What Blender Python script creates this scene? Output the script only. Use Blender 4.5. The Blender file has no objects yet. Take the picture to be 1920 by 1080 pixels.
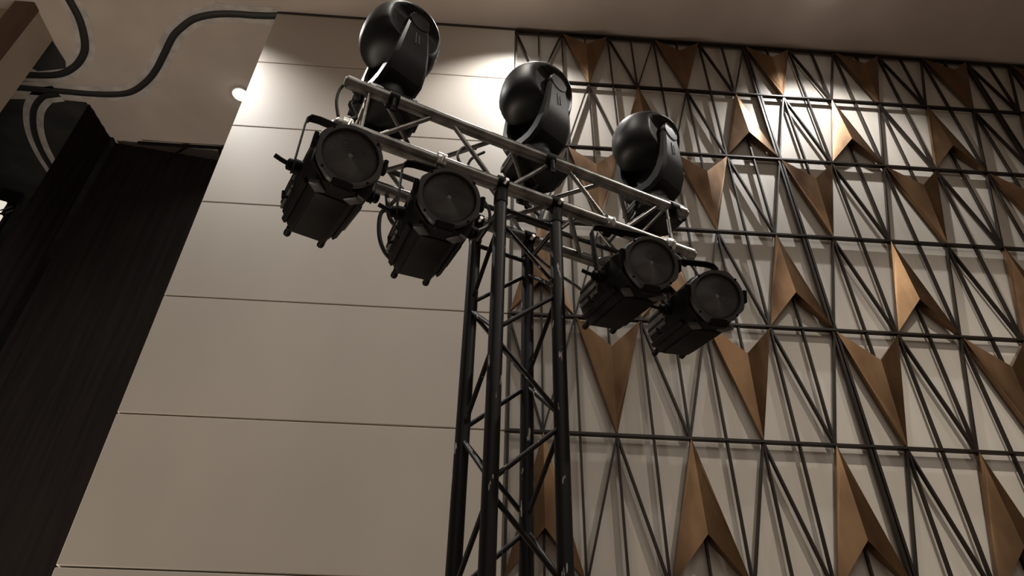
import bpy, math, random
from mathutils import Vector, Matrix
random.seed(7)
S = bpy.context.scene
COL = S.collection
R = math.radians

# ------------------------------------------------------------------ camera
CAM = Vector((-0.1898, -3.8254, 1.6))
RM = ((0.9975611262, -0.0676974381, 0.0169957746),
      (0.0545674850, 0.6045763295, -0.7946759411),
      (0.0435222823, 0.7936652434, 0.6067959231))
cd = bpy.data.cameras.new('camera'); cam = bpy.data.objects.new('camera', cd); COL.objects.link(cam)
cd.sensor_width = 36; cd.lens = 36 * 1300 / 1920; cd.clip_end = 200
rx, ry, rz = [Vector(v) for v in RM]
m = Matrix((rx, -ry, -rz)).transposed().to_4x4(); m.translation = CAM
cam.matrix_world = m
S.camera = cam
S.view_settings.view_transform = 'Standard'; S.view_settings.look = 'None'
S.view_settings.gamma = 1; S.view_settings.exposure = 0.0; S.view_settings.use_curve_mapping = False

# ------------------------------------------------------------------ light
W = bpy.data.worlds.new('world'); S.world = W; W.use_nodes = True
W.node_tree.nodes['Background'].inputs[0].default_value = (1.0, 0.89, 0.80, 1)
W.node_tree.nodes['Background'].inputs[1].default_value = 0.10
CEIL = 7.70
def area(name, loc, size, power, color, target=None):
    d = bpy.data.lights.new(name, 'AREA'); d.shape = 'RECTANGLE'; d.size = size[0]; d.size_y = size[1]
    d.energy = power; d.color = color
    o = bpy.data.objects.new(name, d); COL.objects.link(o); o.location = loc
    if target is not None:
        o.rotation_euler = (Vector(target) - Vector(loc)).to_track_quat('-Z', 'Y').to_euler()
    return o
# the hall's ceiling lamps behind the camera, shining down into the room
area('hall_lamps', (1.8, -6.0, 7.55), (5, 3), 95, (1.0, 0.90, 0.79))
area('hall_lamps', (-1.0, -13.0, 7.55), (9, 5), 160, (1.0, 0.90, 0.79))
SPOT_P = 240
def spot(loc, power, size=122, blend=0.9, color=(1.0, 0.97, 0.94), tilt=0.0):
    d = bpy.data.lights.new('downlight_and_fill_beam', 'SPOT'); d.energy = power; d.spot_size = R(size); d.spot_blend = blend
    d.shadow_soft_size = 0.035; d.color = color
    o = bpy.data.objects.new('downlight_and_fill_beam', d); COL.objects.link(o); o.location = loc; o.rotation_euler = (tilt, 0, 0)
    return o
LAMPS = [(-2.874, -0.55), (0.05, -0.55), (2.80, -0.63)]
for x, y in LAMPS: spot((x, y, CEIL - 0.07), SPOT_P * (1.25 if x < -2 else 1))
# unseen fill spots added under the ceiling to brighten the lower wall
def fill_spot(x, y, p, size=86): return spot((x, y, CEIL - .05), p, size, 1.0, (1.0, .93, .82))
fill_spot(3.2, -2.5, 950, 96); fill_spot(-.9, -2.7, 230)
STAGE_LAMP = (-2.874, 1.003)
# unseen area light added low at the left to brighten the stage ceiling
area('stage_ceiling_fill', (-4.1, -.2, .6), (1.2, 1.2), 120, (1.0, 0.86, 0.70), (-3.9, .4, 7.7))
spot((STAGE_LAMP[0], STAGE_LAMP[1], CEIL - 0.06), 60)

# ------------------------------------------------------------------ materials
def mat(name, color, rough=0.5, metal=0.0, spec=0.5, emit=None, estr=0.0):
    m = bpy.data.materials.new(name); m.use_nodes = True
    b = m.node_tree.nodes['Principled BSDF']
    b.inputs['Base Color'].default_value = (*color, 1); b.inputs['Roughness'].default_value = rough
    b.inputs['Metallic'].default_value = metal; b.inputs['Specular IOR Level'].default_value = spec
    if emit: b.inputs['Emission Color'].default_value = (*emit, 1); b.inputs['Emission Strength'].default_value = estr
    return m
def vary(m, c1, c2, scale=(5, 5, 5), detail=4, bump=0.0, rough=None, lo=0.35, hi=0.65):
    nt = m.node_tree; N = nt.nodes; L = nt.links; b = N['Principled BSDF']
    tc = N.new('ShaderNodeTexCoord'); mp = N.new('ShaderNodeMapping'); mp.inputs['Scale'].default_value = scale
    nz = N.new('ShaderNodeTexNoise'); nz.inputs['Scale'].default_value = 1; nz.inputs['Detail'].default_value = detail
    cr = N.new('ShaderNodeValToRGB'); cr.color_ramp.elements[0].color = (*c1, 1); cr.color_ramp.elements[1].color = (*c2, 1)
    cr.color_ramp.elements[0].position = lo; cr.color_ramp.elements[1].position = hi
    L.new(tc.outputs['Object'], mp.inputs[0]); L.new(mp.outputs[0], nz.inputs['Vector'])
    L.new(nz.outputs['Fac'], cr.inputs[0]); L.new(cr.outputs[0], b.inputs['Base Color'])
    if bump:
        bp = N.new('ShaderNodeBump'); bp.inputs['Strength'].default_value = bump; bp.inputs['Distance'].default_value = 0.01
        L.new(nz.outputs['Fac'], bp.inputs['Height']); L.new(bp.outputs[0], b.inputs['Normal'])
    if rough:
        mr = N.new('ShaderNodeMapRange'); mr.inputs[3].default_value = rough[0]; mr.inputs[4].default_value = rough[1]
        L.new(nz.outputs['Fac'], mr.inputs[0]); L.new(mr.outputs[0], b.inputs['Roughness'])
    return m
M = {}
M['wall'] = vary(mat('cream_wall_board', (.6, .52, .43), .55), (.57, .52, .45), (.63, .575, .495), (1.2, 1.2, .7), 3, 0.02)
M['gap'] = mat('dark_joint', (.05, .04, .035), .8)
M['lattice_back'] = vary(mat('cream_lattice_backing', (.6, .52, .43), .5), (.57, .525, .46), (.64, .59, .52), (9, 9, .5), 3)
M['ceiling'] = vary(mat('taupe_ceiling_paint', (.4, .33, .29), .8), (.46, .395, .35), (.52, .45, .40), (2, 2, 2), 5, 0.03)
M['plaster'] = vary(mat('grey_plaster_patch', (.4, .38, .36), .85), (.40, .37, .35), (.56, .52, .49), (7, 7, 7), 6, 0.2)
M['black_ceiling'] = vary(mat('black_painted_ceiling', (.02, .02, .02), .7), (.012, .012, .012), (.03, .03, .028), (3, 3, 3), 5)
M['drape'] = vary(mat('dark_brown_drape', (.02, .014, .012), .95, spec=.1), (.009, .0072, .0068), (.015, .0115, .0105), (20, 20, 1), 4)
M['floor'] = vary(mat('brown_carpet', (.12, .08, .06), .95), (.16, .12, .10), (.26, .20, .165), (30, 30, 30), 5)
M['bar'] = vary(mat('dark_bronze_bar', (.03, .02, .015), .45, .2, spec=.3), (.016, .0115, .009), (.03, .021, .016), (4, 4, 4), 3)
M['wood'] = vary(mat('brown_timber', (.12, .06, .03), .5), (.09, .045, .025), (.17, .09, .05), (3, 3, .6), 5)
M['pier'] = vary(mat('beige_pier_paint', (.5, .42, .34), .7), (.46, .385, .31), (.54, .455, .37), (2, 2, 2), 4)
def bronze():
    m = mat('brushed_bronze', (.33, .18, .085), .36, .95)
    vary(m, (.15, .088, .048), (.26, .16, .088), (7, 7, 2.5), 5, 0.04, (.24, .44), .3, .7)
    m.node_tree.nodes['Principled BSDF'].inputs['Anisotropic'].default_value = 0.4
    return m
M['bronze'] = bronze()
M['silver'] = vary(mat('scuffed_aluminium', (.55, .54, .52), .42, .9), (.13, .127, .12), (.28, .273, .26), (14, 14, 14), 6, 0.05, (.27, .45))
def blackpaint():
    m = mat('chipped_black_paint', (.02, .02, .02), .45, spec=.22)
    nt = m.node_tree; N = nt.nodes; L = nt.links; b = N['Principled BSDF']
    tc = N.new('ShaderNodeTexCoord'); mp = N.new('ShaderNodeMapping'); mp.inputs['Scale'].default_value = (45, 45, 9)
    nz = N.new('ShaderNodeTexNoise'); nz.inputs['Scale'].default_value = 1; nz.inputs['Detail'].default_value = 3
    cr = N.new('ShaderNodeValToRGB'); e = cr.color_ramp.elements
    e[0].position = .675; e[0].color = (.008, .0078, .0078, 1); e[1].position = .69; e[1].color = (.42, .40, .38, 1)
    L.new(tc.outputs['Object'], mp.inputs[0]); L.new(mp.outputs[0], nz.inputs['Vector']); L.new(nz.outputs['Fac'], cr.inputs[0])
    L.new(cr.outputs[0], b.inputs['Base Color'])
    return m
M['black_paint'] = blackpaint()
M['black_plastic'] = vary(mat('black_plastic', (.014, .015, .016), .44, spec=.3), (.005, .0058, .006), (.009, .0103, .0105), (8, 8, 8), 3)
M['black_metal'] = vary(mat('black_fixture_metal', (.02, .019, .018), (.6), spec=.09), (.0035, .0034, .0033), (.007, .0067, .0064), (9, 9, 9), 4)
M['grey_ring'] = vary(mat('dark_grey_metal', (.05, .05, .05), .5), (.030, .030, .0295), (.045, .045, .044), (9, 9, 9), 4)
M['lens'] = vary(mat('fresnel_glass', (.11, .11, .11), .17, spec=1.0), (.13, .132, .132), (.18, .181, .18), (6, 6, 6), 2)
M['dark_glass'] = mat('dark_glass', (.03, .03, .035), .08, spec=.8)
M['cable'] = mat('black_rubber_cable', (.012, .012, .012), .6)
M['print'] = mat('grey_print', (.11, .11, .115), .5)
M['chrome'] = mat('bright_zinc', (.7, .7, .68), .3, .95)
M['bulb'] = mat('lamp_glow', (1, 1, 1), .3, emit=(1, .95, .88), estr=14)
M['lit_panel'] = mat('lit_panel_glow', (.8, .78, .7), .5, emit=(1, .93, .78), estr=.75)
M['white_trim'] = mat('white_trim', (.6, .58, .55), .4)

# ------------------------------------------------------------------ mesh builder
class MB:
    def __init__(s): s.v = []; s.f = []
    def add(s, vs, fs):
        k = len(s.v); s.v += [Vector(v) for v in vs]; s.f += [[i + k for i in f] for f in fs]; return s
    def box(s, c, d, rot=None, bev=0.0):
        c = Vector(c); hx, hy, hz = d[0] / 2, d[1] / 2, d[2] / 2
        if bev:
            b = min(bev, hx * .9, hy * .9, hz * .9)
            prof = [(hx - b, hy), (hx, hy - b), (hx, -hy + b), (hx - b, -hy), (-hx + b, -hy), (-hx, -hy + b), (-hx, hy - b), (-hx + b, hy)]
            ring = lambda q, z: [Vector((x * q[0], y * q[1], z)) for x, y in prof]
            q = ((hx - b) / hx, (hy - b) / hy)
            rs = [ring(q, -hz), ring((1, 1), -hz + b), ring((1, 1), hz - b), ring(q, hz)]
            vs = [v for r in rs for v in r]; n = 8; fs = []
            for k in range(3):
                for i in range(n): fs.append([k * n + i, k * n + (i + 1) % n, (k + 1) * n + (i + 1) % n, (k + 1) * n + i][::-1])
            fs.append(list(range(n))); fs.append([3 * n + i for i in range(n)][::-1])
        else:
            vs = [Vector((x * hx, y * hy, z * hz)) for x in (-1, 1) for y in (-1, 1) for z in (-1, 1)]
            fs = [[0, 1, 3, 2], [4, 6, 7, 5], [0, 4, 5, 1], [2, 3, 7, 6], [0, 2, 6, 4], [1, 5, 7, 3]]
        if rot is not None: vs = [rot @ v for v in vs]
        return s.add([v + c for v in vs], fs)
    def tube(s, a, b, r, n=12, r2=None):
        return s.path([a, b], r, n, r2)
    def path(s, pts, r, n=10, r2=None, flat=1.0):
        pts = [Vector(p) for p in pts]; rs = []
        up = None
        for i, p in enumerate(pts):
            t = (pts[min(i + 1, len(pts) - 1)] - pts[max(i - 1, 0)]).normalized()
            if up is None:
                up = t.orthogonal().normalized()
            else:
                up = (up - t * up.dot(t)).normalized()
            sd = t.cross(up)
            rr = r if r2 is None else r + (r2 - r) * i / (len(pts) - 1)
            rs.append([p + (up * math.cos(2 * math.pi * k / n) + sd * math.sin(2 * math.pi * k / n)) * rr for k in range(n)])
        return s.loft(rs)
    def loft(s, rs, caps=True):
        n = len(rs[0]); vs = [v for r in rs for v in r]; fs = []
        for k in range(len(rs) - 1):
            for i in range(n): fs.append([k * n + i, k * n + (i + 1) % n, (k + 1) * n + (i + 1) % n, (k + 1) * n + i])
        if caps: fs.append(list(range(n))[::-1]); fs.append([(len(rs) - 1) * n + i for i in range(n)])
        return s.add(vs, fs)
    def lathe(s, prof, o=(0, 0, 0), axis=(0, 0, 1), n=32, caps=True):
        ax = Vector(axis).normalized(); u = ax.orthogonal().normalized(); w = ax.cross(u); o = Vector(o)
        return s.loft([[o + ax * z + (u * math.cos(2 * math.pi * k / n) + w * math.sin(2 * math.pi * k / n)) * max(r, 1e-4) for k in range(n)] for r, z in prof], caps)
    def prism(s, poly, f0, f1):
        n = len(poly); a = [Vector(f0(*p)) for p in poly]; b = [Vector(f1(*p)) for p in poly]
        return s.loft([a, b])
    def xf(s, mtx): s.v = [mtx @ v for v in s.v]; return s
    def build(s, name, material, parent=None, smooth=38, loc=None):
        me = bpy.data.meshes.new(name); me.from_pydata([tuple(v) for v in s.v], [], s.f); me.validate()
        import bmesh
        bm = bmesh.new(); bm.from_mesh(me); bmesh.ops.recalc_face_normals(bm, faces=bm.faces); bm.to_mesh(me); bm.free()
        me.materials.append(material)
        if smooth:
            for p in me.polygons: p.use_smooth = True
            me.set_sharp_from_angle(angle=R(smooth))
        o = bpy.data.objects.new(name, me); COL.objects.link(o)
        if parent is not None: o.parent = parent
        if loc is not None: o.location = loc
        return o
def tag(o, label=None, cat=None, group=None, kind=None):
    if label: o['label'] = label
    if cat: o['category'] = cat
    if group: o['group'] = group
    if kind: o['kind'] = kind
    return o
def empty(name, loc, rz=0.0):
    o = bpy.data.objects.new(name, None); COL.objects.link(o); o.location = loc; o.rotation_euler = (0, 0, rz)
    o.empty_display_size = .1
    return o
def copy_tree(o, parent=None):
    c = o.copy(); COL.objects.link(c); c.parent = parent
    for ch in list(o.children): copy_tree(ch, c)
    return c
def struct(o): o['kind'] = 'structure'; return o

# ------------------------------------------------------------------ setting
ROW0, H = 7.667, 0.862
ROWS = [7.667, 6.894, 6.032, 5.172, 4.306, 3.446, 2.580, 1.716, 0.852]
LEFT = -2.285; RIGHT = 7.6
def wall_back():
    mb = MB()
    zs = ROWS + [-0.01]
    # boards with a narrow shadow gap; plain field on the left
    for k in range(len(zs) - 1):
        top = zs[k] - (0.004 if k else 0); bot = zs[k + 1] + 0.004
        mb.box(((LEFT - 0.004) / 2 , 0.07, (top + bot) / 2), (-LEFT - 0.004, 0.14, top - bot), bev=.004)
    w = mb.build('wall_back', M['wall']); struct(w)
    g = MB().box(((LEFT + RIGHT) / 2 , .21, CEIL / 2 - .02), (RIGHT - LEFT, .14, CEIL - .04)).build('wall_core', M['gap']); g['kind'] = 'structure'
    l = MB().box((RIGHT / 2, .080, 3.83), (RIGHT, .084, 7.66)).build('wall_back', M['lattice_back']); l['kind'] = 'structure'
    return w
wall_back()
struct(MB().box((0, -8, -.05), (26, 26, .1)).build('floor', M['floor'], smooth=0))
# ceiling of the hall; it runs on past the end of the wall as far as the drape
cz0, cz1 = CEIL, CEIL + .15
pl = [(9, 1.9), (-3.27, 1.9), (-3.27, 1.76), (-4.52, 1.73), (-4.59, 1.25), (-4.9, 1.235), (-5.5, 1.28), (-5.5, -.30), (-9, -.30), (-9, -18), (9, -18)]
hole = [(-4.61, .49), (-4.985, .84), (-4.93, .88), (-4.62, .82), (-4.585, .74)]
struct(MB().prism(pl, lambda x, y: (x, y, cz0), lambda x, y: (x, y, cz1)).build('ceiling', M['ceiling'], smooth=0))
hm = MB().prism(hole, lambda x, y: (x, y, cz0 - .004), lambda x, y: (x, y, cz0 + .004)).build('trim_1', M['black_ceiling'], smooth=0); struct(hm)
struct(MB().prism([(-4.53, 1.74), (-4.60, 1.26), (-4.9, 1.235), (-5.5, 1.28), (-9, 1.28), (-9, 4.2), (-4.53, 4.2)], lambda x, y: (x, y, cz0 + .003), lambda x, y: (x, y, cz1)).build('ceiling_stage', M['black_ceiling'], smooth=0))
struct(MB().prism([(-4.52, 1.74), (-3.27, 1.77), (-3.27, 1.92), (-1.5, 1.92), (-1.5, 4.2), (-4.52, 4.2)], lambda x, y: (x, y, cz0 + .05), lambda x, y: (x, y, cz1 + .05)).build('ceiling_recess', M['ceiling'], smooth=0))
# end walls of the place, beyond what the camera sees but seen by the light
struct(MB().box((RIGHT + .6, -8, 3.85), (.1, 20, 7.7)).build('wall_right', M['wall'], smooth=0))
struct(MB().box((-5.5, 4.1, 4.1), (8, .1, 8.2)).build('wall_stage', M['black_ceiling'], smooth=0))
# pier with timber corner strip at the far left
struct(MB().box((-6.6, .33, 3.85), (4.0, .31, 7.7)).build('wall_left', M['pier'], smooth=0))
struct(MB().box((-4.685, .13, 3.85), (.19, .10, 7.69), bev=.008).build('trim_2', M['wood']))
# dark strip in the joint between the wall and the ceiling
struct(MB().box(((LEFT) / 2, .03, 7.684), (-LEFT, .07, .028)).build('trim_3', M['gap'], smooth=0))

def ribbon(pts, hw, z0, z1, hw2=None):
    """flat strip of given half width along a plan path"""
    P = [Vector((x, y, 0)) for x, y in pts]; rs = []
    for i, p in enumerate(P):
        t = (P[min(i + 1, len(P) - 1)] - P[max(i - 1, 0)]).normalized(); s = Vector((-t.y, t.x, 0))
        h = hw if hw2 is None else hw + (hw2 - hw) * i / (len(P) - 1)
        a, b = p + s * h, p - s * h
        rs.append([Vector((a.x, a.y, z0)), Vector((b.x, b.y, z0)), Vector((b.x, b.y, z1)), Vector((a.x, a.y, z1))])
    return MB().loft(rs)
def spline(pts, n=6):
    P = [Vector(p) for p in pts]; out = []
    for i in range(len(P) - 1):
        p0, p1, p2, p3 = P[max(i - 1, 0)], P[i], P[i + 1], P[min(i + 2, len(P) - 1)]
        for k in range(n):
            t = k / n
            out.append(.5 * ((2 * p1) + (p2 - p0) * t + (2 * p0 - 5 * p1 + 4 * p2 - p3) * t * t + (3 * p1 - p0 - 3 * p2 + p3) * t ** 3))
    out.append(P[-1]); return out
C1 = [(-2.25, .035), (-2.5, .05), (-2.7, .05), (-2.9, .07), (-3.1, .13), (-3.25, .23), (-3.38, .35), (-3.54, .57), (-3.69, .77), (-3.85, .93), (-4.04, 1.06), (-4.25, 1.11), (-4.53, 1.12), (-4.86, 1.11), (-5.3, 1.10)]
C2 = [(-4.24, -.15), (-4.24, .01), (-4.23, .23), (-4.28, .47), (-4.36, .63), (-4.52, .79), (-4.74, .9), (-5.08, .93), (-5.4, .93)]
C3 = [(-4.84, 1.155), (-4.93, 1.175), (-5.03, 1.21), (-5.19, 1.37), (-5.31, 1.6), (-5.38, 1.84), (-5.41, 2.12), (-5.40, 2.45)]
for i, (c, hw, lab) in enumerate(((C1, .034, 'long black S-curved conduit under the ceiling reaching the top corner of the wall'),
                     (C2, .036, 'short black conduit hooked round the dark hole in the ceiling'),
                     (C3, .032, 'black conduit branching down across the dark stage ceiling'))):
    pts = [(p.x, p.y) for p in spline([(x, y, 0) for x, y in c])]
    struct(ribbon(pts, hw + (.055 if i < 2 else .07), CEIL - .003, CEIL + .01).build('trim_%d' % (4 + i), M['plaster'], smooth=0))
    o = MB().path([(x, y, CEIL - .018) for x, y in pts], hw, 10)
    o.v = [Vector((v.x, v.y, CEIL - .018 + (v.z - CEIL + .018) * .35)) for v in o.v]
    tag(o.build('conduit', M['cable']), lab, 'conduit')
# torn plaster where the conduit meets the corner
struct(MB().prism([(-2.26, .01), (-2.6, -.02), (-2.86, -.06), (-2.9, .0), (-2.62, .12), (-2.3, .16)], lambda x, y: (x, y, CEIL - .005), lambda x, y: (x, y, CEIL + .01)).build('trim_7', M['plaster'], smooth=0))
# drapes
def drape(name, a, b, ztop_a, ztop_b, z0, folds, amp, material):
    a = Vector(a); b = Vector(b); n = folds * 6; d = (b - a); s = Vector((-d.y, d.x)).normalized(); mb = MB(); rs = []
    for i in range(n + 1):
        p = a + d * i / n; q = amp * math.sin(i / 6 * 2 * math.pi) + amp * .5 * math.sin(i * .73)
        zt = ztop_a + (ztop_b - ztop_a) * i / n
        p1 = p + s * q; p2 = p + s * (q + .012)
        rs.append([Vector((p1.x, p1.y, z0)), Vector((p2.x, p2.y, z0)), Vector((p2.x, p2.y, zt)), Vector((p1.x, p1.y, zt))])
    return mb.loft(rs).build(name, material, smooth=70)
tag(drape('stage_drape', (-4.49, 1.80), (-1.9, 1.82), 7.685, 7.32, 0, 22, .003, M['drape']),
    'tall dark brown drape closing the stage beside the plain cream wall', 'drape')
tag(drape('side_drape', (-4.56, 1.27), (-4.52, 1.74), 7.69, 7.69, 0, 4, .003, M['drape']),
    'narrow black drape returning toward the room at the left end of the big drape', 'drape')
rail = empty('drape_rail', (-3.4, 1.755, 7.6))
MB().tube((-.80, 0, .06), (1.6, .0, .06), .02).build('rail', M['black_metal'], rail)
for a, b in ((-.25, -.42), (.12, .22), (.30, .42)):
    MB().tube((a, .0, .045), (b, .0, -.2), .016).build('strut', M['black_metal'], rail)
tag(rail, 'black rail with slanting struts over the top edge of the drape', 'rail')
lp = empty('lit_panel', (-6.0, 2.6, 6.93), R(20))
MB().box((0, 0, .19), (.15, .03, .15), bev=.004).build('diffuser', M['lit_panel'], lp)
MB().box((-.02, 0, .39), (.11, .03, .16), bev=.004).build('diffuser', M['lit_panel'], lp)
MB().box((.0, .03, .28), (.24, .03, .46)).build('backplate', M['black_metal'], lp)
MB().path([(.09, -.02, .30), (.14, -.03, .36), (.12, -.03, .42), (.03, -.03, .31)], .008).build('bracket', M['print'], lp)
tag(lp, 'small white lit panel at the left edge beyond the black drape', 'lamp')
# downlights
def downlight(x, y, label):
    e = empty('ceiling_downlight', (x, y, CEIL))
    MB().lathe([(.095, 0), (.10, -.008), (.085, -.016), (.07, -.010), (.07, 0)], n=32, caps=False).build('trim_ring', M['white_trim'], e)
    MB().lathe([(.001, -.050), (.03, -.046), (.05, -.030), (.058, -.012), (.06, -.002)], n=24).build('bulb', M['bulb'], e)
    tag(e, label, 'ceiling light')
    return e
downlight(*STAGE_LAMP, 'glowing round downlight in the ceiling, half hidden behind the end of the cream wall')
downlight(LAMPS[0][0], LAMPS[0][1] , 'round ceiling downlight over the left end of the cream wall')
downlight(LAMPS[1][0], LAMPS[1][1], 'round ceiling downlight over the seam between plain wall and lattice')
downlight(LAMPS[2][0], LAMPS[2][1], 'round ceiling downlight over the middle of the lattice wall')

# ------------------------------------------------------------------ lattice screens
U = .225
def panel(x0, label):
    p = empty('lattice_screen', (x0, 0, .0))
    yb, yf = .016, -.012; ym = (yb + yf) / 2; dp = yb - yf
    for i in range(11):
        x = i * U + (.013 if i == 0 else -.013 if i == 10 else 0)
        w = .016 if i in (0, 10) else .011
        MB().box((x, ym, (ROWS[0] + ROWS[-1]) / 2), (w, dp, ROWS[0] - ROWS[-1])).build('vertical_bar', M['bar'], p, 0)
    for z in ROWS:
        MB().box((5 * U, ym - .003, z - (.006 if z == ROWS[0] else 0)), (10 * U, dp + .006, .016)).build('horizontal_bar', M['bar'], p, 0)
    for k in range(len(ROWS) - 1):
        zt, zb = ROWS[k], ROWS[k + 1]
        ap = [a for a in range(-1, 12) if a % 4 == (3 if k % 2 == 0 else 1) % 4]
        ap = [a for a in ap if (a + off(x0)) is not None]
        ap = [g - off(x0) for g in range(off(x0), off(x0) + 11) if g % 4 == (3 if k % 2 == 0 else 1)]
        ap = [a for a in ap if 1 <= a <= 9]
        for j in range(10):
            if any(j in (a - 1, a) for a in ap): continue
            if (j + off(x0)) % 2 == k % 2: a, b = (j * U, zt), ((j + 1) * U, zb)
            else: a, b = ((j + 1) * U, zt), (j * U, zb)
            A = Vector((a[0], ym + .002, a[1])); B = Vector((b[0], ym + .002, b[1]))
            d = B - A; ang = math.atan2(d.x, d.z)
            rot = Matrix.Rotation(ang, 3, 'Y')
            MB().box((A + B) / 2, (.012, dp, d.length - .01), rot=rot).build('diagonal_bar', M['bar'], p, 0)
        for a in ap:
            if k % 2 == 0: za, zw = zb, zt; zn = zb + .70 * H if k else zb + .545
            else: za, zw = zt, zb; zn = zt - .685 * H
            s = 1 if zw > za else -1
            y1 = -.016
            F = [Vector((a * U, y1, za)), Vector(((a - 1) * U + .006, y1, zw - s * .012)), Vector((a * U, y1 - .042, zn)), Vector(((a + 1) * U - .006, y1, zw - s * .012))]
            Bk = [Vector((v.x, .014, v.z)) for v in F]
            mb = MB().add(F + Bk, [[0, 1, 2], [0, 2, 3], [4, 6, 5], [4, 7, 6], [0, 4, 5, 1], [1, 5, 6, 2], [2, 6, 7, 3], [3, 7, 4, 0]])
            mb.build('arrow_plate', M['bronze'], p, 0)
    tag(p, label, 'wall screen')
    return p
def off(x0): return round(x0 / U)
panel(0, 'first screen of bars and bronze arrows, beside the plain wall, behind the tower')
panel(10 * U, 'middle screen of dark bars and bronze arrows, starting at the double bar')
panel(20 * U, 'last screen of dark bars and bronze arrows at the right edge, top in deep shade')

# ------------------------------------------------------------------ rig frame: T along the cross truss, N away from the camera
TH = R(22.4); OX, OY = CAM.x, CAM.y
Tv = Vector((math.cos(TH), math.sin(TH), 0)); Nv = Vector((-math.sin(TH), math.cos(TH), 0))
def rig(t, n, z=0): return Vector((OX, OY, 0)) + Tv * t + Nv * n + Vector((0, 0, z))
# black tower
tw = empty('truss_tower', rig(.913, 1.896, 0), TH)
a = .122
ZT = 3.560
legs = [(-a, -a), (a, -a), (a, a), (-a, a)]
for x, y in legs:
    MB().tube((x, y, .0), (x, y, ZT), .025, 20).build('leg', M['black_paint'], tw)
MB().box((0, 0, .012), (.6, .6, .024), bev=.004).build('base_plate', M['black_paint'], tw)
for x, y in legs:
    MB().tube((x, y, ZT - .07), (x, y, ZT - .02), .0275, 20).build('leg_collar', M['black_metal'], tw)
P_ = .265; z0 = 3.42
for fidx in range(4):
    (xa, ya), (xb, yb_) = legs[fidx], legs[(fidx + 1) % 4]
    z = z0; k = fidx % 2
    while z > .1:
        zl = max(z - P_, .03)
        A, B = ((xa, ya), (xb, yb_)) if k % 2 == 0 else ((xb, yb_), (xa, ya))
        da = Vector((B[0] - A[0], B[1] - A[1], 0)).normalized() * .018
        MB().tube((A[0] + da.x, A[1] + da.y, z - .035), (B[0] - da.x, B[1] - da.y, zl + .035), .0085, 10).build('brace', M['black_paint'], tw)
        z -= P_; k += 1
    MB().tube((xa, ya, ZT - .09), (xb, yb_, ZT - .09), .0095, 10).build('crossbar', M['black_paint'], tw)
tag(tw, 'black upright box truss tower with chipped paint carrying the silver crossbar', 'truss')
# silver cross truss
T0, T1 = .125, 1.730; Lh = T1 - T0
ct = empty('cross_truss', rig((T0 + T1) / 2, 1.896, 3.60), TH)
hl = Lh / 2; zt = .25
ch = [(-.12, 0), (-.12, zt), (.12, zt), (.12, 0)]
for y, z in ch:
    MB().tube((-hl, y, z), (hl, y, z), .0255, 24).build('chord', M['silver'], ct)
def pt(ci, x): return Vector((x, ch[ci][0], ch[ci][1]))
nodes = [-.70, -.405, -.135, .135, .405, .70]
for fi, (c0, c1) in enumerate(((0, 1), (1, 2), (2, 3), (3, 0))):
    for k in range(len(nodes) - 1):
        A, B = (c0, c1) if k % 2 == 0 else (c1, c0)
        p, q = pt(A, nodes[k] + .035), pt(B, nodes[k + 1] - .035)
        MB().tube(p + (q - p) * .06, q - (q - p) * .06, .010, 10).build('brace', M['silver'], ct)
    for x in (-.715, .70):
        p, q = pt(c0, x), pt(c1, x); MB().tube(p + (q - p) * .08, q - (q - p) * .08, .010, 10).build('end_strut', M['silver'], ct)
for (y, z) in ch:
    for s in (-1, 1):
        MB().lathe([(.0265, 0), (.0265, .035), (.019, .04), (.019, .046)], (s * (hl - .034), y, z), (s, 0, 0), 20).build('end_ferrule', M['silver'], ct)
tag(ct, 'silver aluminium box truss mounted crosswise on top of the black tower', 'truss')
# clamps that hold the truss on the tower legs
names = {(-a, -a): 'front left', (a, -a): 'front right', (a, a): 'back right', (-a, a): 'back left'}
for x, y in legs:
    e = empty('truss_clamp', rig(.913 + x, 1.896 + y, ZT - .02), TH)
    cy = -.002 * (1 if y > 0 else -1)
    MB().lathe([(.0335, -.022), (.0335, .022)], (0, cy, .06), (1, 0, 0), 18).build('band', M['black_metal'], e)
    MB().box((0, 0, .0), (.034, .05, .05), bev=.004).build('saddle', M['black_metal'], e)
    MB().tube((0, -.034, .035), (0, -.058, .035), .008, 8).build('bolt', M['chrome'], e)
    tag(e, 'dark pipe clamp joining the silver truss to the %s leg of the tower' % names[(x, y)], 'clamp')

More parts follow.
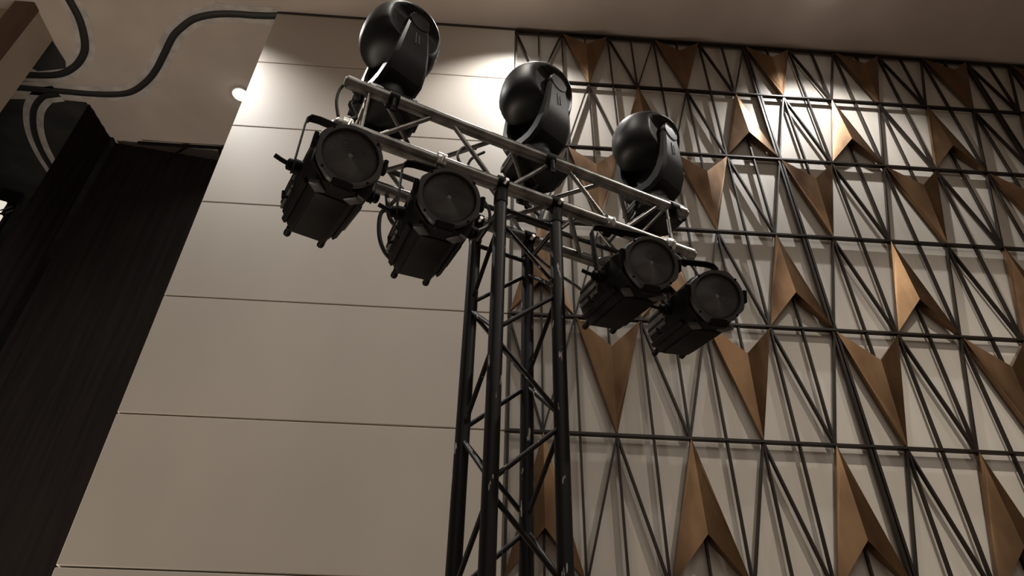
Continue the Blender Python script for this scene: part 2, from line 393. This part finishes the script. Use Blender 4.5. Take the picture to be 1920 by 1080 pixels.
# ------------------------------------------------------------------ fresnel lights
def fresnel(mid, yaw, el, clamp_dt, label, chord_t):
    """local frame: +Y forward (lens), X side, Z up, origin at the yoke pivot"""
    e = empty('fresnel_spotlight', (0, 0, 0), yaw)
    dr = Vector((math.sin(-yaw) * math.cos(el), math.cos(yaw) * math.cos(el), math.sin(el)))
    piv = Vector(mid) + dr * .050
    e.location = piv
    rot = Matrix.Rotation(el, 4, 'X')
    PF = .19   # lens plane ahead of pivot
    PR = -.29  # back of the housing
    def B(mb, name, material, parent=e, smooth=38): return mb.xf(rot).build(name, material, parent, smooth)
    def octo(y, w, hb, ht, fb, ft):
        return [Vector(v) for v in ((-fb, y, -hb), (fb, y, -hb), (w, y, -hb * .42), (w, y, ht * .45), (ft, y, ht), (-ft, y, ht), (-w, y, ht * .45), (-w, y, -hb * .42))]
    body = MB()
    body.loft([octo(PF - .03, .096, .092, .094, .050, .05), octo(PF - .07, .099, .095, .098, .055, .05), octo(PF - .10, .107, .10, .102, .062, .055),
               octo(PR + .10, .107, .10, .102, .062, .055), octo(PR + .03, .103, .098, .098, .062, .05), octo(PR, .088, .09, .088, .060, .045)])
    bo = B(body, 'housing', M['black_metal'])
    # raised side fins and bottom plate
    for s in (-1, 1):
        B(MB().box((s * .089, (PF + PR) / 2 - .04, -.072), (.010, .34, .022), rot=Matrix.Rotation(s * R(40), 3, 'Y'), bev=.003), 'fin', M['black_metal'])
        B(MB().box((s * .1085, PR + .14, .0), (.012, .20, .085), bev=.005), 'side_plate', M['grey_ring'])
        for zz in (-.02, .02):
            B(MB().box((s * .1155, PR + .14, zz), (.006, .18, .012), bev=.002), 'ridge', M['black_metal'])
    B(MB().box((0, (PF + PR) / 2 - .03, -.1015), (.104, .34, .006), bev=.002), 'bottom_plate', M['black_metal'])
    for s in (-1, 1):   # angled shoulder tabs behind the lens ring
        B(MB().box((s * .056, PF - .075, -.094), (.036, .055, .016), rot=Matrix.Rotation(-s * R(35), 3, 'Z'), bev=.003), 'shoulder_tab', M['grey_ring'])
    # collar + lobed ring
    B(MB().lathe([(.090, PF - .05), (.094, PF - .04), (.094, PF - .008)], axis=(0, 1, 0), n=40), 'collar', M['black_metal'])
    outline = []
    for k in range(96):
        t = 2 * math.pi * k / 96
        lobe = max(0, math.cos(4 * t * 1.0)) ** 3
        outline.append(((.100 + .006 * lobe) * math.cos(t + R(22.5)), (.100 + .006 * lobe) * math.sin(t + R(22.5))))
    inner = [(.085 * math.cos(2 * math.pi * k / 96 + R(22.5)), .085 * math.sin(2 * math.pi * k / 96 + R(22.5))) for k in range(96)]
    rg = MB(); n = 96
    layers = [[Vector((x, PF - .012, z)) for x, z in outline], [Vector((x, PF + .002, z)) for x, z in outline],
              [Vector((x * .985, PF + .006, z * .985)) for x, z in outline],
              [Vector((x * 1.02, PF + .006, z * 1.02)) for x, z in inner], [Vector((x, PF, z)) for x, z in inner], [Vector((x, PF - .012, z)) for x, z in inner]]
    vs = [v for l in layers for v in l]; fs = []
    for k in range(6):
        for i in range(n): fs.append([k * n + i, k * n + (i + 1) % n, ((k + 1) % 6) * n + (i + 1) % n, ((k + 1) % 6) * n + i])
    rg.add(vs, fs); B(rg, 'lens_ring', M['grey_ring'])
    for k in range(4):
        t = R(45 + 90 * k)
        B(MB().lathe([(.0045, 0), (.0045, .003)], (.0975 * math.cos(t), PF + .005, .0975 * math.sin(t)), (0, 1, 0), 10), 'screw', M['black_metal'])
    # stepped fresnel glass
    prof = [(.0855, PF - .012)]
    nr = 15
    for k in range(nr):
        r1 = .085 * (1 - k / (nr + 1.2)); r2 = .085 * (1 - (k + 1) / (nr + 1.2)); dome = .010 * (1 - (r1 / .085) ** 2)
        prof += [(r1 - .0003, PF - .0095 + dome * .6), (r2 + .0004, PF - .0045 + dome * .6)]
    prof += [(.004, PF + .0015), (.0002, PF + .0018)]
    B(MB().lathe(prof, axis=(0, 1, 0), n=56), 'lens', M['lens'], smooth=20)
    # accessory clips round the ring
    B(MB().box((0, PF - .004, -.103), (.062, .03, .030), bev=.004), 'bottom_clip', M['black_metal'])
    for s in (-1, 1):
        B(MB().box((s * .108, PF - .012, .012), (.014, .024, .05), bev=.003), 'side_clip', M['black_metal'])
    # feet at the back
    for s in (-1, 1):
        B(MB().lathe([(.011, 0), (.011, .03), (.0125, .034), (.0125, .052), (.010, .055)], (s * .060, PR + .012, -.080), (0, -1, -.12), 12), 'foot', M['black_metal'])
    # yoke (stays in its own tilt), pivots, tilt handle
    yh, yb2, w = .275, -.030, .131
    y = MB()
    sec = [(-w, 0, -.02), (-w, 0, .02), (-w, yb2 * .9, yh - .03), (-w + .012, yb2, yh - .006), (-w + .04, yb2, yh), (w - .04, yb2, yh), (w - .012, yb2, yh - .006), (w, yb2 * .9, yh - .03), (w, 0, .02), (w, 0, -.02)]
    sec = [Vector(p) for p in sec]; rs = []
    for i, p in enumerate(sec):
        t = (sec[min(i + 1, 9)] - sec[max(i - 1, 0)]).normalized(); t.y = 0; t.normalize()
        nrm = Vector((-t.z, 0, t.x)); wy = Vector((0, .017, 0))
        rs.append([p + wy + nrm * .0022, p - wy + nrm * .0022, p - wy - nrm * .0022, p + wy - nrm * .0022])
    yo = y.loft(rs).build('yoke', M['black_metal'], e)
    for s in (-1, 1):
        MB().lathe([(.024, .10), (.024, .129)], axis=(s, 0, 0), n=20).build('pivot', M['black_metal'], yo)
        MB().lathe([(.016, .130), (.019, .134), (.019, .148), (.013, .152)], axis=(s, 0, 0), n=12).build('knob', M['black_metal'], yo)
    MB().path([(.145, 0, .0), (.170, .002, .004), (.192, .004, .010)], .0075, 8).build('tilt_handle', M['black_metal'], yo)
    MB().path([(.112, -.10, -.04), (.125, -.105, -.045), (.128, -.105, -.02)], .006, 8).build('safety_loop', M['black_metal'], yo)
    # hook clamp from the yoke to the truss chord
    inv = Matrix.Translation(-piv); rz = Matrix.Rotation(-yaw, 4, 'Z')
    def loc(p): return rz @ (inv @ Vector(p))
    cc = loc(rig(chord_t, 1.776, 3.60)); top = Vector((clamp_dt, yb2, yh))
    ax = (rz.to_3x3() @ Tv).normalized()
    hc = MB().tube(top - Vector((0, 0, .012)), cc - Vector((0, 0, .035)), .012, 10).build('hanging_bolt', M['black_metal'], e)
    MB().lathe([(.0265, -.018), (.036, -.018), (.036, .018), (.0265, .018)], cc, ax, 20, caps=False).build('hook_clamp', M['chrome'], e)
    MB().box(cc - Vector((0, 0, .045)), (.032, .05, .026), rot=Matrix.Rotation(TH - yaw, 3, 'Z'), bev=.004).build('clamp_jaw', M['black_metal'], e)
    MB().tube(cc + Vector((0, .034, -.03)), cc + Vector((0, .075, -.035)), .006, 8).build('clamp_bolt', M['chrome'], e)
    tag(e, label, 'stage light')
    return e
G = [((-.699, -2.197, 3.214), R(-154.0), R(-16.6), 0.0, 'leftmost black stage light, hung at the left end of the silver truss', .16),
     ((-.372, -2.062, 3.183), R(-163.0), R(-15.7), 0.0, 'second black stage light from left, hung just left of the tower', .53),
     ((.355, -1.762, 3.215), R(-169.3), R(-15.8), 0.0, 'third black stage light from the left, hung just right of the tower', 1.29),
     ((.641, -1.644, 3.178), R(-175.4), R(-17.1), 0.0, 'rightmost and lowest black stage light, hung at the right end of the truss', 1.60)]
for g in G: fresnel(*g)

# ------------------------------------------------------------------ moving heads
def moving_head():
    e = empty('moving_head_light', (0, 0, 0), TH)
    # base
    def rrect(w, d, z, b): return [Vector((x, y, z)) for x, y in ((w - b, d), (w, d - b), (w, -d + b), (w - b, -d), (-w + b, -d), (-w, -d + b), (-w, d - b), (-w + b, d))]
    MB().loft([rrect(.120, .090, .0, .03), rrect(.132, .102, .012, .035), rrect(.132, .102, .045, .035), rrect(.115, .088, .068, .04), rrect(.09, .075, .074, .04)]).build('base', M['black_plastic'], e)
    for s in (-1, 1):
        MB().box((s * .137, 0, .030), (.014, .10, .018), bev=.004).build('handle', M['black_plastic'], e)
        MB().lathe([(.020, 0), (.020, -.012)], (s * .10, -.07, .0), (0, 0, 1), 12).build('foot', M['black_plastic'], e)
        # omega bracket and clamp onto the top chords
        y = s * .12
        MB().box((0, y, -.006), (.16, .03, .010), bev=.003).build('bracket', M['black_metal'], e)
        MB().lathe([(.0262, -.02), (.036, -.02), (.036, .02), (.0262, .02)], (0, y, -.038), (1, 0, 0), 20, caps=False).build('clamp', M['black_metal'], e)
        MB().tube((.0, y - .034, -.065), (.0, y - .034, -.115), .009, 8).build('clamp_bolt', M['black_metal'], e)
        MB().box((.0, y - .034, -.125), (.02, .012, .03), bev=.003).build('wing_nut', M['black_metal'], e)
    MB().box((-.134, .02, .028), (.012, .11, .035), bev=.003).build('socket_plate', M['grey_ring'], e)
    pan = Matrix.Rotation(R(-73), 4, 'Z')
    # yoke: loft along a U path in the XZ plane
    path = []
    ZP = .49
    for s, seq in ((-1, reversed([0, 1, 2, 3, 4, 5, 6])), (1, [1, 2, 3, 4, 5, 6])):
        tbl = {0: ((0, .155), .090, .036), 1: ((.045, .158), .090, .038), 2: ((.085, .180), .090, .040), 3: ((.116, .235), .084, .034),
               4: ((.134, .32), .074, .024), 5: ((.141, .41), .062, .019), 6: ((.141, ZP + .005), .050, .018)}
        for i in seq:
            (x, z), wy, th = tbl[i]; path.append((Vector((s * x, 0, z)), wy, th))
    rs = []
    for i, (p, wy, th) in enumerate(path):
        t = (path[min(i + 1, len(path) - 1)][0] - path[max(i - 1, 0)][0]).normalized(); nrm = Vector((-t.z, 0, t.x))
        b = .008
        rs.append([p + nrm * (th * u) + Vector((0, wy * v, 0)) for u, v in ((1, .82), (.6, 1), (-.6, 1), (-1, .82), (-1, -.82), (-.6, -1), (.6, -1), (1, -.82))])
    yk = MB().loft(rs).xf(pan).build('yoke', M['black_plastic'], e, 30)
    MB().lathe([(.075, .07), (.08, .085), (.08, .135)], n=28).build('pan_bearing', M['black_plastic'], e)
    for s in (-1, 1):
        MB().lathe([(.052, .124), (.054, .128), (.054, .156), (.050, .163), (.042, .1635)], (0, 0, ZP + .01), (s, 0, 0), 32).xf(pan).build('pivot_cap', M['black_plastic'], yk, 30)
        # raised lip round the cap
        arc = [(s * .162, math.cos(t) * .049, ZP + .01 + math.sin(t) * .049) for t in [R(20 + 14 * k) for k in range(11)]]
        MB().path(arc, .0035, 8).xf(pan).build('lip', M['black_plastic'], yk)
        for k, (yy, hh) in enumerate(((-.008, .075), (.008, .06))):
            MB().box((s * .161, yy, .375), (.0022, .005, hh), rot=Matrix.Rotation(R(4), 3, 'X')).xf(pan).build('print', M['print'], yk)
    # head: drum whose optical axis points up
    prof = []
    for k in range(0, 41):
        t = math.pi * k / 40
        cz, sr = math.cos(t), math.sin(t)
        nexp = 2 / 3.9
        z = .145 * math.copysign(abs(cz) ** nexp, cz) + .012; r = .178 * abs(sr) ** nexp
        if z < 0: r *= 1 - .20 * (abs(z) / .15) ** 1.5
        prof.append((r, z))
    tilt = Matrix.Translation((0, 0, ZP)) @ Matrix.Rotation(R(-8), 4, 'X')
    hd = MB().lathe(prof, n=72); 
    def pocket(v):   # flat recesses for the yoke arms under the overhanging rim
        t = min(max((v.z - .055) / .045, 0), 1); lim = .120 + (.19 - .120) * t * t * (3 - 2 * t)
        return Vector((max(-lim, min(lim, v.x)), v.y, v.z))
    hd.v = [pocket(v) for v in hd.v]
    hd = hd.xf(pan @ tilt).build('head', M['black_plastic'], e, 60)
    MB().lathe([(.12, .130), (.12, .160), (.11, .164), (.001, .166)], n=40).xf(pan @ tilt).build('front_lens', M['dark_glass'], hd)
    return e
heads = [(.31, 'black moving head light at the left end of the truss, topmost of the three'),
         (1.010, 'middle black moving head light, standing on the truss above the tower'),
         (1.66, 'rightmost and lowest black moving head light on the truss')]
proto = moving_head()
for i, (t, lab) in enumerate(heads):
    o = proto if i == 0 else copy_tree(proto)
    o.location = rig(t, 1.896, 3.880); o.rotation_euler = (0, 0, TH)
    tag(o, lab, 'stage light', 'moving head lights standing on the truss')

# ------------------------------------------------------------------ cables
def cable(pts, r, label, n=8):
    P = spline([rig(*p) for p in pts], 8); base = P[0].copy()
    o = MB().path([p - base for p in P], r, n).build('cable', M['cable'], loc=base); tag(o, label, 'cable'); return o
cable([(.18, 1.84, 3.87), (.127, 1.80, 3.862), (.106, 1.80, 3.82), (.105, 1.80, 3.75), (.125, 1.80, 3.67)], .006, 'thin black cable bowed around the left end of the truss')
cable([(.20, 1.86, 3.87), (.16, 1.83, 3.80), (.19, 1.83, 3.73), (.15, 1.82, 3.68), (.17, 1.80, 3.64)], .010, 'tangled black cable inside the left end of the truss')
cable([(.44, 2.0, 3.565), (.402, 1.97, 3.47), (.374, 1.95, 3.40), (.383, 1.95, 3.304), (.412, 1.95, 3.235), (.455, 1.95, 3.195)], .008, 'black cable looping down to the back of the second stage light')
cable([(.395, 2.0, 3.56), (.398, 1.94, 3.43), (.41, 1.93, 3.378), (.435, 1.93, 3.35)], .009, 'short black cable beside the loop near the second stage light')
cable([(.66, 1.79, 3.565), (.70, 1.78, 3.495), (.729, 1.78, 3.476), (.75, 1.78, 3.427), (.742, 1.78, 3.36), (.70, 1.77, 3.31)], .006, 'thin black cable hanging between the second stage light and the tower')
cable([(.72, 1.90, 3.90), (.66, 1.88, 3.86), (.63, 1.87, 3.78), (.66, 1.86, 3.70), (.72, 1.88, 3.63)], .006, 'thin black cable curling left of the middle moving head')
cable([(.76, 1.90, 3.90), (.70, 1.90, 3.82), (.69, 1.90, 3.72), (.75, 1.92, 3.64)], .006, 'second thin black cable curling beside the middle moving head')
cable([(.25, 1.96, 3.655), (.50, 1.95, 3.64), (.80, 1.96, 3.648), (1.10, 1.95, 3.635), (1.40, 1.96, 3.65), (1.60, 1.95, 3.64)], .011, 'thick black power cable lying along inside the silver truss')
cable([(1.05, 2.02, 3.54), (1.15, 1.99, 3.44), (1.24, 1.95, 3.36), (1.29, 1.93, 3.29)], .007, 'black cable drooping from the truss to the third stage light')
cable([(1.62, 1.80, 3.60), (1.70, 1.76, 3.52), (1.73, 1.76, 3.40), (1.70, 1.80, 3.27)], .007, 'black cable dropping from the truss end to the rightmost stage light')
cable([(.98, 1.90, 3.88), (1.0, 1.86, 3.78), (.96, 1.90, 3.70), (1.04, 1.92, 3.66)], .007, 'black cable hanging under the middle moving head into the truss')
cable([(1.55, 1.90, 3.90), (1.50, 1.86, 3.80), (1.44, 1.90, 3.72), (1.40, 1.93, 3.66)], .007, 'black cable hanging under the rightmost moving head into the truss')
